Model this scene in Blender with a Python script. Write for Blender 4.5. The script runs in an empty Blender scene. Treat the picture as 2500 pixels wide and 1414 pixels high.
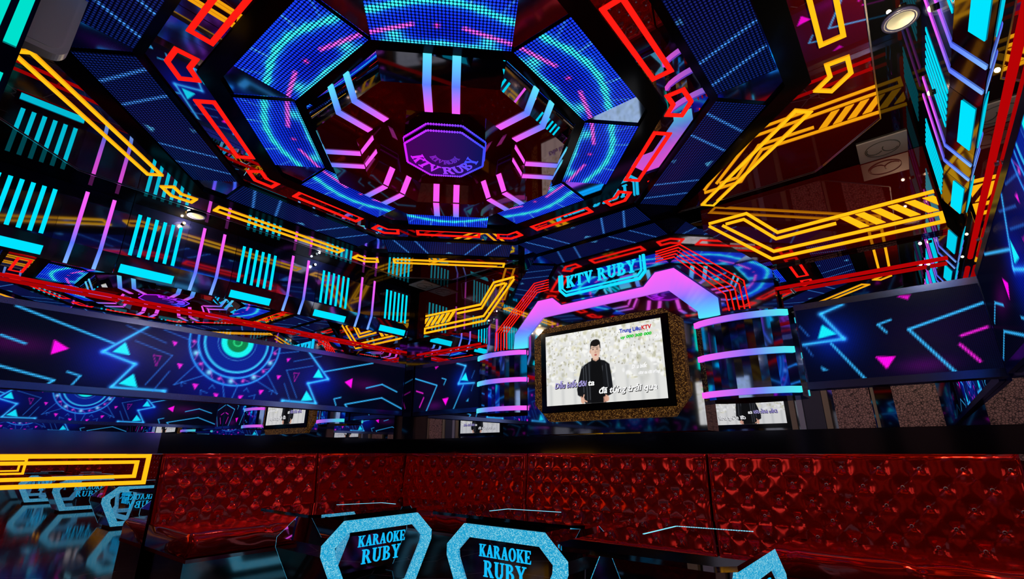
import bpy, bmesh, math, random
import numpy as np
from mathutils import Vector

random.seed(7); np.random.seed(7)
SC = bpy.context.scene
COL = SC.collection
PI = math.pi

# ------------------------------------------------------------------ room (metres)
XL, XLM = -5.39, -5.46          # left wall: panels / mirror behind
XR, XRM = 0.45, 0.53            # right wall
YB, YBM = 4.50, 4.57            # TV wall
YF = -0.25                      # wall behind the photographer
ZC = 3.25                       # ceiling
CX, CY = -2.43, 2.20            # centre of the octagon ceiling
YA = 4.42                       # face of the TV surround
TVX = -2.36

# ------------------------------------------------------------------ helpers
def lin1(c):
    c = c / 255.0
    return c / 12.92 if c <= 0.04045 else ((c + 0.055) / 1.055) ** 2.4
def L(r, g, b): return (lin1(r), lin1(g), lin1(b))
def lin_np(a):
    a = np.clip(a, 0, 255) / 255.0
    return np.where(a <= 0.04045, a / 12.92, ((a + 0.055) / 1.055) ** 2.4)

YEL = L(255, 180, 18); ORG = L(255, 150, 20); RED = L(255, 24, 16); CYA = L(0, 228, 255)
PNK = L(255, 96, 248); BLU = L(96, 120, 255); CY2 = L(90, 232, 255); MAG = L(255, 40, 235)

def mat(name):
    m = bpy.data.materials.new(name); m.use_nodes = True
    nt = m.node_tree; nt.nodes.clear()
    out = nt.nodes.new('ShaderNodeOutputMaterial')
    return m, nt, out
def principled(name, col, rough=0.5, metal=0.0, spec=0.5, coat=0.0, bump=None):
    m, nt, out = mat(name)
    p = nt.nodes.new('ShaderNodeBsdfPrincipled')
    p.inputs['Base Color'].default_value = (*col, 1)
    p.inputs['Roughness'].default_value = rough
    p.inputs['Metallic'].default_value = metal
    p.inputs['Specular IOR Level'].default_value = spec
    p.inputs['Coat Weight'].default_value = coat
    p.inputs['Coat Roughness'].default_value = 0.03
    nt.links.new(p.outputs[0], out.inputs[0])
    return m, nt, p
def mirror_mix(name, tint, rough, base, fac, base_rough=0.4):
    """a tinted mirror over a coloured body"""
    m, nt, out = mat(name)
    g = nt.nodes.new('ShaderNodeBsdfGlossy'); g.inputs['Color'].default_value = (*tint, 1); g.inputs['Roughness'].default_value = rough
    d = nt.nodes.new('ShaderNodeBsdfDiffuse'); d.inputs['Color'].default_value = (*base, 1)
    mx = nt.nodes.new('ShaderNodeMixShader'); mx.inputs[0].default_value = fac
    nt.links.new(d.outputs[0], mx.inputs[1]); nt.links.new(g.outputs[0], mx.inputs[2]); nt.links.new(mx.outputs[0], out.inputs[0])
    return m
def neon_mat(name, strength):
    m, nt, out = mat(name)
    a = nt.nodes.new('ShaderNodeAttribute'); a.attribute_name = 'Col'
    e = nt.nodes.new('ShaderNodeEmission'); e.inputs['Strength'].default_value = strength
    nt.links.new(a.outputs['Color'], e.inputs['Color']); nt.links.new(e.outputs[0], out.inputs[0])
    return m
def led_mat(name, strength, lo, size=0.40):
    """display pixels: colour per pixel from 'Col', round diodes from the UV in pixel units"""
    m, nt, out = mat(name)
    N = nt.nodes.new; K = nt.links.new
    a = N('ShaderNodeAttribute'); a.attribute_name = 'Col'
    uv = N('ShaderNodeUVMap'); uv.uv_map = 'UVMap'
    fr = N('ShaderNodeVectorMath'); fr.operation = 'FRACTION'; K(uv.outputs[0], fr.inputs[0])
    ds = N('ShaderNodeVectorMath'); ds.operation = 'DISTANCE'; ds.inputs[1].default_value = (0.5, 0.5, 0); K(fr.outputs[0], ds.inputs[0])
    mr = N('ShaderNodeMapRange'); mr.inputs['From Min'].default_value = size - 0.12; mr.inputs['From Max'].default_value = size + 0.08
    mr.inputs['To Min'].default_value = strength; mr.inputs['To Max'].default_value = lo; K(ds.outputs['Value'], mr.inputs[0])
    e = N('ShaderNodeEmission'); K(a.outputs['Color'], e.inputs['Color']); K(mr.outputs[0], e.inputs['Strength'])
    g = N('ShaderNodeBsdfGlossy'); g.inputs['Color'].default_value = (0.010, 0.010, 0.012, 1); g.inputs['Roughness'].default_value = 0.2
    ad = N('ShaderNodeAddShader'); K(e.outputs[0], ad.inputs[0]); K(g.outputs[0], ad.inputs[1]); K(ad.outputs[0], out.inputs[0])
    return m
def glitter(name, c1, c2, scale, emit):
    m, nt, out = mat(name)
    N = nt.nodes.new; K = nt.links.new
    tc = N('ShaderNodeTexCoord'); v = N('ShaderNodeTexVoronoi'); v.inputs['Scale'].default_value = scale; K(tc.outputs['Object'], v.inputs['Vector'])
    sp = N('ShaderNodeSeparateColor'); K(v.outputs['Color'], sp.inputs[0])
    r = N('ShaderNodeValToRGB'); r.color_ramp.elements[0].color = (*c1, 1); r.color_ramp.elements[1].color = (*c2, 1)
    r.color_ramp.elements[0].position = 0.6; r.color_ramp.elements[1].position = 1.0; K(sp.outputs[0], r.inputs[0])
    p = N('ShaderNodeBsdfPrincipled'); K(r.outputs[0], p.inputs['Base Color']); p.inputs['Roughness'].default_value = 0.35; p.inputs['Metallic'].default_value = 0.0; p.inputs['Specular IOR Level'].default_value = 0.2
    dk = N('ShaderNodeMix'); dk.data_type = 'RGBA'; dk.inputs[0].default_value = 0.75; dk.inputs[7].default_value = (0, 0, 0, 1); K(r.outputs[0], dk.inputs[6]); K(dk.outputs[2], p.inputs['Base Color'])
    K(r.outputs[0], p.inputs['Emission Color']); p.inputs['Emission Strength'].default_value = emit  # flake colour is also emitted, so the sparkle needs no lamp
    K(p.outputs[0], out.inputs[0])
    return m

M = {}
M['mirror'] = mirror_mix('silver_mirror', (0.86, 0.86, 0.9), 0.0, (0.01, 0.01, 0.02), 0.93)
M['soft_mirror'] = mirror_mix('dark_soft_mirror', (0.8, 0.8, 0.85), 0.04, (0.008, 0.008, 0.02), 0.85)
M['maroon'] = mirror_mix('maroon_mirror', (0.88, 0.78, 0.80), 0.006, (0.16, 0.003, 0.002), 0.80)  # maroon body colour stands in for the red halo around the neon
M['maroon_wall'] = mirror_mix('maroon_wall_mirror', (0.55, 0.42, 0.42), 0.02, (0.17, 0.003, 0.002), 0.55)  # same neon halo put into the body colour of the wall boards
M['maroon_dim'] = mirror_mix('maroon_mirror_dim', (0.5, 0.36, 0.36), 0.03, (0.34, 0.004, 0.003), 0.34)
M['blue_mirror'] = mirror_mix('blue_soft_mirror', (0.42, 0.6, 1.0), 0.06, (0.004, 0.01, 0.06), 0.85)
M['black_glass'] = mirror_mix('black_glass', (0.30, 0.30, 0.36), 0.05, (0.003, 0.003, 0.004), 0.5)
M['ledge'] = mirror_mix('black_ledge_gloss', (0.4, 0.4, 0.55), 0.10, (0.002, 0.002, 0.003), 0.16)
M['blue_gloss'] = mirror_mix('blue_frame_gloss', (0.22, 0.3, 0.75), 0.18, (0.004, 0.006, 0.04), 0.7)
M['black'] = mirror_mix('black_lacquer', (0.3, 0.3, 0.34), 0.12, (0.002, 0.002, 0.002), 0.06)
M['black_matte'] = mirror_mix('black_ceiling_gloss', (0.5, 0.48, 0.48), 0.01, (0.002, 0.002, 0.002), 0.14)
M['white'] = principled('white_plastic', (0.75, 0.72, 0.74), 0.4)[0]
M['grey'] = principled('grey_plate', (0.30, 0.25, 0.28), 0.5)[0]
M['dark_line'] = principled('dark_grille', (0.03, 0.03, 0.03), 0.6)[0]
M['steel'] = principled('steel', (0.6, 0.6, 0.62), 0.2, metal=1.0)[0]
M['crystal'] = principled('crystal_button', (0.95, 0.88, 0.9), 0.15, spec=1.0)[0]
M['neon'] = neon_mat('neon_tube', 1.25)
M['neon_soft'] = neon_mat('light_box', 1.0)
M['rail'] = neon_mat('red_led_tube', 1.0)
M['screen'] = neon_mat('television_picture', 0.95)
M['led_wall'] = led_mat('led_wall_pixels', 1.6, 0.7, 0.44)
M['led_ceiling'] = led_mat('led_ceiling_pixels', 2.0, 0.05, 0.39)
M['led_dim'] = led_mat('led_ceiling_dim_pixels', 1.7, 0.06, 0.34)
M['ledge_led_tint'] = mirror_mix('ledge_reflected_blue', (0.42, 0.5, 0.95), 0.1, (0.004, 0.006, 0.04), 0.85)  # black ledge's left end, reflected LED blue put into its tint
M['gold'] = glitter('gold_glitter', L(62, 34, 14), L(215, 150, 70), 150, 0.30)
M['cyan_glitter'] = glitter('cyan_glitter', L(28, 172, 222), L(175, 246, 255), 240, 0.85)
M['lamp'] = neon_mat('lamp_lens', 6.0)

# red quilted leather, creased by a fine noise bump
m, nt, p = principled('red_leather', (0.86, 0.012, 0.005), 0.12, metal=0.72, spec=0.5, coat=0.1)
tc = nt.nodes.new('ShaderNodeTexCoord'); nz = nt.nodes.new('ShaderNodeTexNoise'); nz.inputs['Scale'].default_value = 5; nz.inputs['Detail'].default_value = 1
bp = nt.nodes.new('ShaderNodeBump'); bp.inputs['Strength'].default_value = 0.12; bp.inputs['Distance'].default_value = 0.02
nt.links.new(tc.outputs['Object'], nz.inputs['Vector']); nt.links.new(nz.outputs[0], bp.inputs['Height']); nt.links.new(bp.outputs[0], p.inputs['Normal'])
M['leather'] = m
# patterned gold mosaic
m, nt, p = principled('bronze_mosaic', (0.3, 0.14, 0.06), 0.4)
tc = nt.nodes.new('ShaderNodeTexCoord'); vo = nt.nodes.new('ShaderNodeTexVoronoi'); vo.feature = 'DISTANCE_TO_EDGE'; vo.inputs['Scale'].default_value = 30
rp = nt.nodes.new('ShaderNodeValToRGB'); rp.color_ramp.elements[0].color = (0.02, 0.008, 0.006, 1); rp.color_ramp.elements[1].color = (0.42, 0.20, 0.16, 1)
rp.color_ramp.elements[0].position = 0.02; rp.color_ramp.elements[1].position = 0.14
nt.links.new(tc.outputs['Object'], vo.inputs['Vector']); nt.links.new(vo.outputs['Distance'], rp.inputs[0]); nt.links.new(rp.outputs[0], p.inputs['Base Color'])
nt.links.new(rp.outputs[0], p.inputs['Emission Color']); p.inputs['Emission Strength'].default_value = 0.15  # faint emission stands in for light falling on the mosaic
M['mosaic'] = m
# polished black floor with a faint marble vein
m, nt, p = principled('black_marble', (0.006, 0.006, 0.007), 0.08, spec=0.7)
tc = nt.nodes.new('ShaderNodeTexCoord'); nz = nt.nodes.new('ShaderNodeTexNoise'); nz.inputs['Scale'].default_value = 1.5; nz.inputs['Detail'].default_value = 8; nz.inputs['Distortion'].default_value = 1.5
rp = nt.nodes.new('ShaderNodeValToRGB'); rp.color_ramp.elements[0].color = (0.005, 0.005, 0.006, 1); rp.color_ramp.elements[1].color = (0.03, 0.028, 0.03, 1)
rp.color_ramp.elements[0].position = 0.5; rp.color_ramp.elements[1].position = 0.75
nt.links.new(tc.outputs['Object'], nz.inputs['Vector']); nt.links.new(nz.outputs[0], rp.inputs[0]); v2 = nt.nodes.new('ShaderNodeTexVoronoi'); v2.feature = 'DISTANCE_TO_EDGE'; v2.inputs['Scale'].default_value = 1.6
vm = nt.nodes.new('ShaderNodeMapRange'); vm.inputs['From Min'].default_value = 0.004; vm.inputs['From Max'].default_value = 0.009; vm.inputs['To Min'].default_value = 1; vm.inputs['To Max'].default_value = 0
mxx = nt.nodes.new('ShaderNodeMix'); mxx.data_type = 'RGBA'; mxx.inputs[7].default_value = (0.28, 0.25, 0.26, 1)
nt.links.new(tc.outputs['Object'], v2.inputs['Vector']); nt.links.new(v2.outputs['Distance'], vm.inputs[0]); nt.links.new(vm.outputs[0], mxx.inputs[0]); nt.links.new(rp.outputs[0], mxx.inputs[6]); nt.links.new(mxx.outputs[2], p.inputs['Base Color'])
M['floor'] = m

ORIG = {}
def tag(o, label=None, cat=None, group=None, kind=None):
    if label: o['label'] = label
    if cat: o['category'] = cat
    if group: o['group'] = group
    if kind: o['kind'] = kind
    return o
def thing(name, label, cat, loc=(0, 0, 0), group=None):
    o = bpy.data.objects.new(name, None); COL.objects.link(o); o.location = loc; o.empty_display_size = 0.1
    ORIG[o] = Vector(loc)
    return tag(o, label, cat, group)

class Fr:
    """a flat working frame: origin and the in-plane axes u, v and the outward normal n"""
    def __init__(s, O, U, V, N): s.O, s.U, s.V, s.N = Vector(O), Vector(U), Vector(V), Vector(N)
    def __call__(s, u, v, w=0.0): return s.O + s.U * u + s.V * v + s.N * w
FL = Fr((XL, 0, 0), (0, 1, 0), (0, 0, 1), (1, 0, 0))
FR_ = Fr((XR, 0, 0), (0, 1, 0), (0, 0, 1), (-1, 0, 0))
FB = Fr((0, YB, 0), (1, 0, 0), (0, 0, 1), (0, -1, 0))
FA = Fr((0, YA, 0), (1, 0, 0), (0, 0, 1), (0, -1, 0))
FF = Fr((0, YF, 0), (1, 0, 0), (0, 0, 1), (0, 1, 0))
def side(k, z=ZC):
    """ceiling octagon side k (normal at 45k degrees): u along the side, v outwards from the centre"""
    a = k * PI / 4
    return Fr((CX, CY, z), (-math.sin(a), math.cos(a), 0), (math.cos(a), math.sin(a), 0), (0, 0, -1))
def vertexdir(k, z=ZC):
    a = k * PI / 4 + PI / 8
    return Fr((CX, CY, z), (-math.sin(a), math.cos(a), 0), (math.cos(a), math.sin(a), 0), (0, 0, -1))

class MB:
    def __init__(s): s.v = []; s.f = []; s.c = []
    def add(s, pts, faces, cols=None):
        b = len(s.v); s.v += [Vector(p) for p in pts]; s.f += [tuple(b + i for i in f) for f in faces]
        s.c += (list(cols) if cols is not None else [(1, 1, 1)] * len(pts))
    def poly(s, pts, col=(1, 1, 1)): s.add(pts, [tuple(range(len(pts)))], [col] * len(pts))
    def prism(s, fr, poly, w0, w1, col=(1, 1, 1), cols=None):
        n = len(poly)
        P = [fr(u, v, w0) for u, v in poly] + [fr(u, v, w1) for u, v in poly]
        F = [tuple(range(n - 1, -1, -1)), tuple(range(n, 2 * n))] + [(i, (i + 1) % n, n + (i + 1) % n, n + i) for i in range(n)]
        cc = cols if cols else [col] * n
        s.add(P, F, list(cc) * 2)
    def box(s, a, b, col=(1, 1, 1)):
        s.prism(Fr((0, 0, 0), (1, 0, 0), (0, 1, 0), (0, 0, 1)), [(a[0], a[1]), (b[0], a[1]), (b[0], b[1]), (a[0], b[1])], a[2], b[2], col)
    def line(s, fr, pts, w, h0, h1, col=None, closed=False, cols=None):
        """a mitred flat bar along a 2D polyline"""
        n = len(pts); P = [Vector((p[0], p[1])) for p in pts]; A = []; B = []
        for i in range(n):
            pr = P[i - 1] if (i > 0 or closed) else None
            nx = P[(i + 1) % n] if (i < n - 1 or closed) else None
            d0 = (P[i] - pr).normalized() if pr is not None else None
            d1 = (nx - P[i]).normalized() if nx is not None else None
            if d0 is None: d0 = d1
            if d1 is None: d1 = d0
            n0 = Vector((-d0.y, d0.x)); n1 = Vector((-d1.y, d1.x)); mm = n0 + n1
            if mm.length < 1e-4: mm = n0
            mm.normalize(); k = w / 2 / max(0.35, mm.dot(n0))
            A.append(P[i] + mm * k); B.append(P[i] - mm * k)
        cs = cols if cols else [col] * n
        for i in range(n if closed else n - 1):
            j = (i + 1) % n
            s.prism(fr, [A[i], B[i], B[j], A[j]], h0, h1, cols=[cs[i], cs[i], cs[j], cs[j]])
    def tube(s, path, r, n=8, col=(1, 1, 1), cols=None, cap=True):
        path = [Vector(p) for p in path]; R = []; b = len(s.v)
        for i, p in enumerate(path):
            d = (path[min(i + 1, len(path) - 1)] - path[max(i - 1, 0)]).normalized()
            u = d.cross(Vector((0, 0, 1)));
            if u.length < 1e-3: u = d.cross(Vector((1, 0, 0)))
            u.normalize(); v = d.cross(u)
            for k in range(n):
                a = 2 * PI * k / n; s.v.append(p + (u * math.cos(a) + v * math.sin(a)) * r); s.c.append(cols[i] if cols else col)
        for i in range(len(path) - 1):
            for k in range(n): s.f.append((b + i * n + k, b + i * n + (k + 1) % n, b + (i + 1) * n + (k + 1) % n, b + (i + 1) * n + k))
        if cap: s.f.append(tuple(b + k for k in range(n))); s.f.append(tuple(b + (len(path) - 1) * n + k for k in range(n)))
    def lathe(s, c, prof, n=24, axis=2, col=(1, 1, 1)):
        b = len(s.v); c = Vector(c)
        for r, h in prof:
            for k in range(n):
                a = 2 * PI * k / n; q = [r * math.cos(a), r * math.sin(a), h]
                if axis == 0: q = [h, q[0], q[1]]
                s.v.append(c + Vector(q)); s.c.append(col)
        for i in range(len(prof) - 1):
            for k in range(n): s.f.append((b + i * n + k, b + i * n + (k + 1) % n, b + (i + 1) * n + (k + 1) % n, b + (i + 1) * n + k))
    def build(s, name, m, parent=None, smooth=False, loc=None, recalc=True):
        o0 = ORIG[parent] if parent is not None else Vector(loc or (0, 0, 0))
        me = bpy.data.meshes.new(name); me.from_pydata([tuple(p - o0) for p in s.v], [], s.f)
        at = me.color_attributes.new('Col', 'FLOAT_COLOR', 'POINT')
        at.data.foreach_set('color', np.array([(c[0], c[1], c[2], 1.0) for c in s.c], dtype=np.float32).ravel())
        if recalc:
            bm = bmesh.new(); bm.from_mesh(me); bmesh.ops.recalc_face_normals(bm, faces=bm.faces); bm.to_mesh(me); bm.free()
        if smooth: me.polygons.foreach_set('use_smooth', [True] * len(me.polygons))
        me.materials.append(M[m]); me.update()
        o = bpy.data.objects.new(name, me); COL.objects.link(o)
        if parent is not None: o.parent = parent; ORIG[o] = o0
        else: o.location = o0; ORIG[o] = o0
        return o
def rect(u0, v0, u1, v1): return [(u0, v0), (u1, v0), (u1, v1), (u0, v1)]
def mbox(name, m, parent, a, b, **k): mb = MB(); mb.box(a, b); return mb.build(name, m, parent, **k)
def structure(name, mb, m): o = mb.build(name, m, None); o['kind'] = 'structure'; return o
def copy_tree(o, parent=None):
    c = o.copy(); COL.objects.link(c)
    if parent is not None: c.parent = parent
    for ch in list(o.children): copy_tree(ch, c)
    return c

# ------------------------------------------------------------------ display pictures (content of the LED walls)
class Pic:
    def __init__(s, W, H, nx, ny):
        s.W, s.H, s.nx, s.ny = W, H, nx, ny
        s.U, s.V = np.meshgrid(np.linspace(0, W, nx + 1), np.linspace(0, H, ny + 1))
        s.I = np.zeros(s.U.shape + (3,))
    def fill(s, c): s.I[:] = c
    def mixin(s, mask, c):
        mask = np.clip(mask, 0, 1)[..., None]; s.I = s.I * (1 - mask) + np.array(c, float) * mask
    def addc(s, mask, c): s.I = s.I + np.clip(mask, 0, 1)[..., None] * np.array(c, float)
    def dseg(s, a, b):
        ax, ay = a; bx, by = b; dx, dy = bx - ax, by - ay; q = dx * dx + dy * dy + 1e-9
        t = np.clip(((s.U - ax) * dx + (s.V - ay) * dy) / q, 0, 1)
        return np.hypot(s.U - ax - t * dx, s.V - ay - t * dy)
    def line(s, pts, w, c, al=1.0, glow=0.0):
        for a, b in zip(pts[:-1], pts[1:]):
            d = s.dseg(a, b); e = s.W / s.nx
            if glow: s.addc(np.exp(-(d / glow) ** 2) * 0.35 * al, c)
            s.mixin(np.clip((w / 2 - d) / e + 0.5, 0, 1) * al, c)
    def insp(s, pts):
        inside = np.zeros(s.U.shape, bool); n = len(pts)
        for i in range(n):
            x0, y0 = pts[i]; x1, y1 = pts[(i + 1) % n]
            if y0 == y1: continue
            cond = ((y0 > s.V) != (y1 > s.V)) & (s.U < (x1 - x0) * (s.V - y0) / (y1 - y0) + x0)
            inside ^= cond
        return inside
    def poly(s, pts, c, al=1.0):
        ins = s.insp(pts); d = np.full(s.U.shape, 1e9); e = s.W / s.nx
        for i in range(len(pts)): d = np.minimum(d, s.dseg(pts[i], pts[(i + 1) % len(pts)]))
        s.mixin(np.clip(.5 + np.where(ins, d, -d) / e, 0, 1) * al, c)
    def ring(s, c, r, w, col, al=1.0, sy=1.0, glow=0.0):
        d = np.abs(np.hypot(s.U - c[0], (s.V - c[1]) / sy) - r); e = s.W / s.nx
        if glow: s.addc(np.exp(-(d / glow) ** 2) * 0.4 * al, col)
        s.mixin(np.clip((w / 2 - d) / e + 0.5, 0, 1) * al, col)
    def blob(s, c, r, col, al=1.0, sx=1.0, sy=1.0):
        d = np.hypot((s.U - c[0]) / sx, (s.V - c[1]) / sy); s.mixin(np.exp(-(d / r) ** 2) * al, col)
    def glow(s, c, r, col, al=1.0, sx=1.0, sy=1.0):
        d = np.hypot((s.U - c[0]) / sx, (s.V - c[1]) / sy); s.addc(np.exp(-(d / r) ** 2) * al, col)
    def ell(s, c, rx, ry, col, al=1.0, soft=0.15):
        d = np.hypot((s.U - c[0]) / rx, (s.V - c[1]) / ry); s.mixin(np.clip((1 - d) / soft + 0.5, 0, 1) * al, col)
    def mesh(s, name, fr, w, m, parent, pitch=0.01, u0=0.0, v0=0.0):
        nx, ny = s.nx, s.ny
        O = np.array(fr.O + fr.N * w); P = O + (s.U.reshape(-1, 1) + u0) * np.array(fr.U) + (s.V.reshape(-1, 1) + v0) * np.array(fr.V)
        P = P - np.array(ORIG[parent])
        i, j = np.meshgrid(np.arange(nx), np.arange(ny)); b = (j * (nx + 1) + i).ravel()
        F = np.stack([b, b + 1, b + nx + 2, b + nx + 1], 1)
        me = bpy.data.meshes.new(name)
        me.vertices.add(len(P)); me.vertices.foreach_set('co', P.ravel().astype(np.float32))
        me.loops.add(F.size); me.loops.foreach_set('vertex_index', F.ravel().astype(np.int32))
        me.polygons.add(len(F)); me.polygons.foreach_set('loop_start', np.arange(0, F.size, 4, dtype=np.int32))
        me.update(calc_edges=True)
        uv = me.uv_layers.new(name='UVMap'); Q = np.stack([s.U.ravel(), s.V.ravel()], 1)[F.ravel()] / pitch
        uv.data.foreach_set('uv', Q.ravel().astype(np.float32))
        at = me.color_attributes.new('Col', 'FLOAT_COLOR', 'POINT')
        c = np.ones((len(P), 4), np.float32); c[:, :3] = lin_np(s.I).reshape(-1, 3); at.data.foreach_set('color', c.ravel())
        me.materials.append(M[m]); me.validate()
        o = bpy.data.objects.new(name, me); COL.objects.link(o); o.parent = parent; ORIG[o] = ORIG[parent]
        return o

# ------------------------------------------------------------------ serif capitals (unit box, cap height 1)
def arc_band(cx, cy, rx, ry, tx, ty, a0, a1, n=14):
    out = []
    for i in range(n):
        b0 = math.radians(a0 + (a1 - a0) * i / n); b1 = math.radians(a0 + (a1 - a0) * (i + 1) / n)
        o = lambda b, k: (cx + (rx - k * tx) * math.cos(b), cy + (ry - k * ty) * math.sin(b))
        out.append([o(b0, 0), o(b1, 0), o(b1, 1), o(b0, 1)])
    return out
def GL():
    R = rect; g = {}
    g['K'] = (0.98, [R(.1, 0, .32, 1), R(0, 0, .42, .07), R(0, .93, .42, 1), [(.3, .42), (.42, .42), (.84, .95), (.7, .95)], R(.56, .93, .96, 1), [(.36, .52), (.52, .62), (.94, .04), (.66, .04)], R(.58, 0, 1.0, .07)])
    g['T'] = (0.92, [R(.36, 0, .58, .95), R(.22, 0, .72, .07), R(.0, .9, .94, 1), [(0, .9), (.09, .9), (0, .7)], [(.85, .9), (.94, .9), (.94, .7)]])
    g['V'] = (0.98, [[(.08, .95), (.34, .95), (.6, .2), (.5, 0)], [(.5, 0), (.56, 0), (.86, .95), (.74, .95)], R(0, .93, .44, 1), R(.6, .93, .98, 1)])
    g['R'] = (0.98, [R(.1, 0, .32, 1), R(0, 0, .42, .07), R(0, .93, .3, 1)] + arc_band(.38, .74, .38, .26, .2, .08, -90, 90) + [R(.3, .92, .4, 1), R(.3, .48, .4, .56), [(.4, .5), (.6, .52), (.96, .04), (.7, .04)], R(.68, 0, 1.0, .07)])
    g['U'] = (0.98, [R(.1, .3, .32, 1), R(.72, .3, .83, 1), R(0, .93, .42, 1), R(.58, .93, .96, 1)] + arc_band(.465, .32, .365, .32, .2, .09, 180, 360, 18))
    g['B'] = (0.88, [R(.1, 0, .32, 1), R(0, 0, .34, .07), R(0, .93, .34, 1)] + arc_band(.38, .76, .34, .24, .18, .08, -90, 90) + arc_band(.4, .27, .42, .27, .2, .08, -90, 90) + [R(.3, .92, .4, 1), R(.3, .46, .42, .54), R(.3, 0, .42, .08)])
    g['Y'] = (0.94, [R(.38, 0, .6, .48), R(.24, 0, .74, .07), [(.06, .95), (.32, .95), (.58, .44), (.4, .44)], [(.48, .44), (.58, .46), (.88, .95), (.75, .95)], R(0, .93, .42, 1), R(.62, .93, .98, 1)])
    g['A'] = (0.98, [[(.1, .04), (.22, .04), (.54, 1), (.44, 1)], [(.4, 1), (.58, 1), (.92, .04), (.66, .04)], R(.24, .3, .7, .38), R(0, 0, .36, .07), R(.56, 0, 1.0, .07)])
    g['O'] = (1.0, arc_band(.5, .5, .48, .52, .22, .09, 0, 360, 28))
    g['E'] = (0.84, [R(.1, 0, .32, 1), R(0, 0, .34, .07), R(0, .93, .34, 1), R(.3, .92, .78, 1), R(.3, 0, .8, .08), R(.3, .46, .6, .54), [(.7, .92), (.78, .92), (.78, .74)], [(.7, .08), (.8, .08), (.82, .28)], R(.54, .38, .6, .62)])
    return g
GLY = GL()
def text_width(t, h, kx=1.0, gap=0.1):
    return sum((0.45 if c == ' ' else GLY[c][0] + gap) for c in t) * h * kx - gap * h * kx
def serif_text(mb, fr, t, u, v, h, w0, w1, col, kx=1.0, gap=0.1, shear=0.0):
    for c in t:
        if c == ' ': u += 0.45 * h * kx; continue
        adv, polys = GLY[c]
        for p in polys: mb.prism(fr, [(u + (x + shear * y) * h * kx, v + y * h) for x, y in p], w0, w1, col)
        u += (adv + gap) * h * kx
def font_text(name, t, size, m, parent, fr, u, v, w, col, shear=0.0, bold=0.0, width=None):
    cu = bpy.data.curves.new(name, 'FONT'); cu.body = t; cu.size = size; cu.shear = shear; cu.offset = bold; cu.resolution_u = 3
    tmp = bpy.data.objects.new(name, cu); COL.objects.link(tmp)
    dg = bpy.context.evaluated_depsgraph_get(); me = bpy.data.meshes.new_from_object(tmp.evaluated_get(dg))
    COL.objects.unlink(tmp); bpy.data.objects.remove(tmp)
    xs = [q.co.x for q in me.vertices]; k = 1.0
    if width and xs: k = width / (max(xs) - min(xs))
    x0 = min(xs)
    for q in me.vertices: q.co = fr(u + (q.co.x - x0) * k, v + q.co.y, w) - ORIG[parent]
    at = me.color_attributes.new('Col', 'FLOAT_COLOR', 'POINT')
    at.data.foreach_set('color', np.tile(np.array([*col, 1.0], np.float32), len(me.vertices)))
    me.materials.clear(); me.materials.append(M[m])
    o = bpy.data.objects.new(name, me); COL.objects.link(o); o.parent = parent; ORIG[o] = ORIG[parent]
    return o

# ================================================================== SHELL
mb = MB(); mb.box((XLM - .1, YF - .1, -.1), (XRM + .1, YBM + .1, 0)); structure('floor', mb, 'floor')
mb = MB(); mb.box((XLM - .1, YF - .1, 0), (XLM, YBM + .1, ZC + .3)); structure('wall_left', mb, 'mirror')
mb = MB(); mb.box((XRM, YF - .1, 0), (XRM + .1, YBM + .1, ZC + .3)); structure('wall_right', mb, 'mirror')
mb = MB(); mb.box((XLM, YBM, 0), (XRM, YBM + .1, ZC + .3)); structure('wall_back', mb, 'mirror')
mb = MB(); mb.box((XLM, YF - .1, 0), (XRM, YF, ZC + .3)); structure('wall_front', mb, 'black_glass')

def clampy(p, ymax=YA - .005): return (p[0], min(p[1], ymax))
def octo(a, k0=0):
    r = a / math.cos(PI / 8)
    return [clampy((CX + r * math.cos(PI / 8 + PI / 4 * k), CY + r * math.sin(PI / 8 + PI / 4 * k))) for k in range(8)]
def octo_ring(mb, a0, a1, z0, z1):
    """octagonal band between apothems a0 < a1, from z0 (lower) to z1"""
    P, Q = octo(a0), octo(a1)
    for k in range(8):
        j = (k + 1) % 8
        mb.prism(Fr((0, 0, 0), (1, 0, 0), (0, 1, 0), (0, 0, 1)), [P[k], Q[k], Q[j], P[j]], z0, z1)
# black ceiling slab with an octagonal opening, and the roof of the recess above the lamp
inner = octo(0.99)
outer = [(XRM, CY), (XRM, YBM), (CX, YBM), (XLM, YBM), (XLM, CY), (XLM, YF), (CX, YF), (XRM, YF)]
mb = MB(); XY = Fr((0, 0, 0), (1, 0, 0), (0, 1, 0), (0, 0, 1))
MO = [(0.22, .5), (0.22, 3.9), (-.19, 4.35), (-.26, YA - .005), (-4.6, YA - .005), (-4.66, 4.35), (-5.08, 3.9), (-5.08, .5), (-4.63, -.05), (-.23, -.05)]
mb.prism(XY, [(XLM, YF), (XRM, YF), (XRM, YBM), (XLM, YBM)], ZC + .2, ZC + .3)
# border outside the mirror polygon
def fill_between(mb, outp, inp, z0, z1):
    bm = bmesh.new()
    vo = [bm.verts.new((x, y, z0)) for x, y in outp]; vi = [bm.verts.new((x, y, z0)) for x, y in inp]
    es = [bm.edges.new((vo[i], vo[(i + 1) % len(vo)])) for i in range(len(vo))] + [bm.edges.new((vi[i], vi[(i + 1) % len(vi)])) for i in range(len(vi))]
    r = bmesh.ops.triangle_fill(bm, use_beauty=True, edges=es)
    bm.verts.index_update()
    mb.add([v.co.copy() for v in bm.verts], [tuple(v.index for v in f.verts) for f in bm.faces]); bm.free()
fill_between(mb, [(XLM, YF), (XRM, YF), (XRM, YBM), (XLM, YBM)], MO, ZC, ZC)
CEIL = structure('ceiling', mb, 'black_matte')
mb = MB(); fill_between(mb, MO, octo(2.30), ZC + .003, ZC)
o = mb.build('mirror_panel', 'maroon', CEIL)
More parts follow.
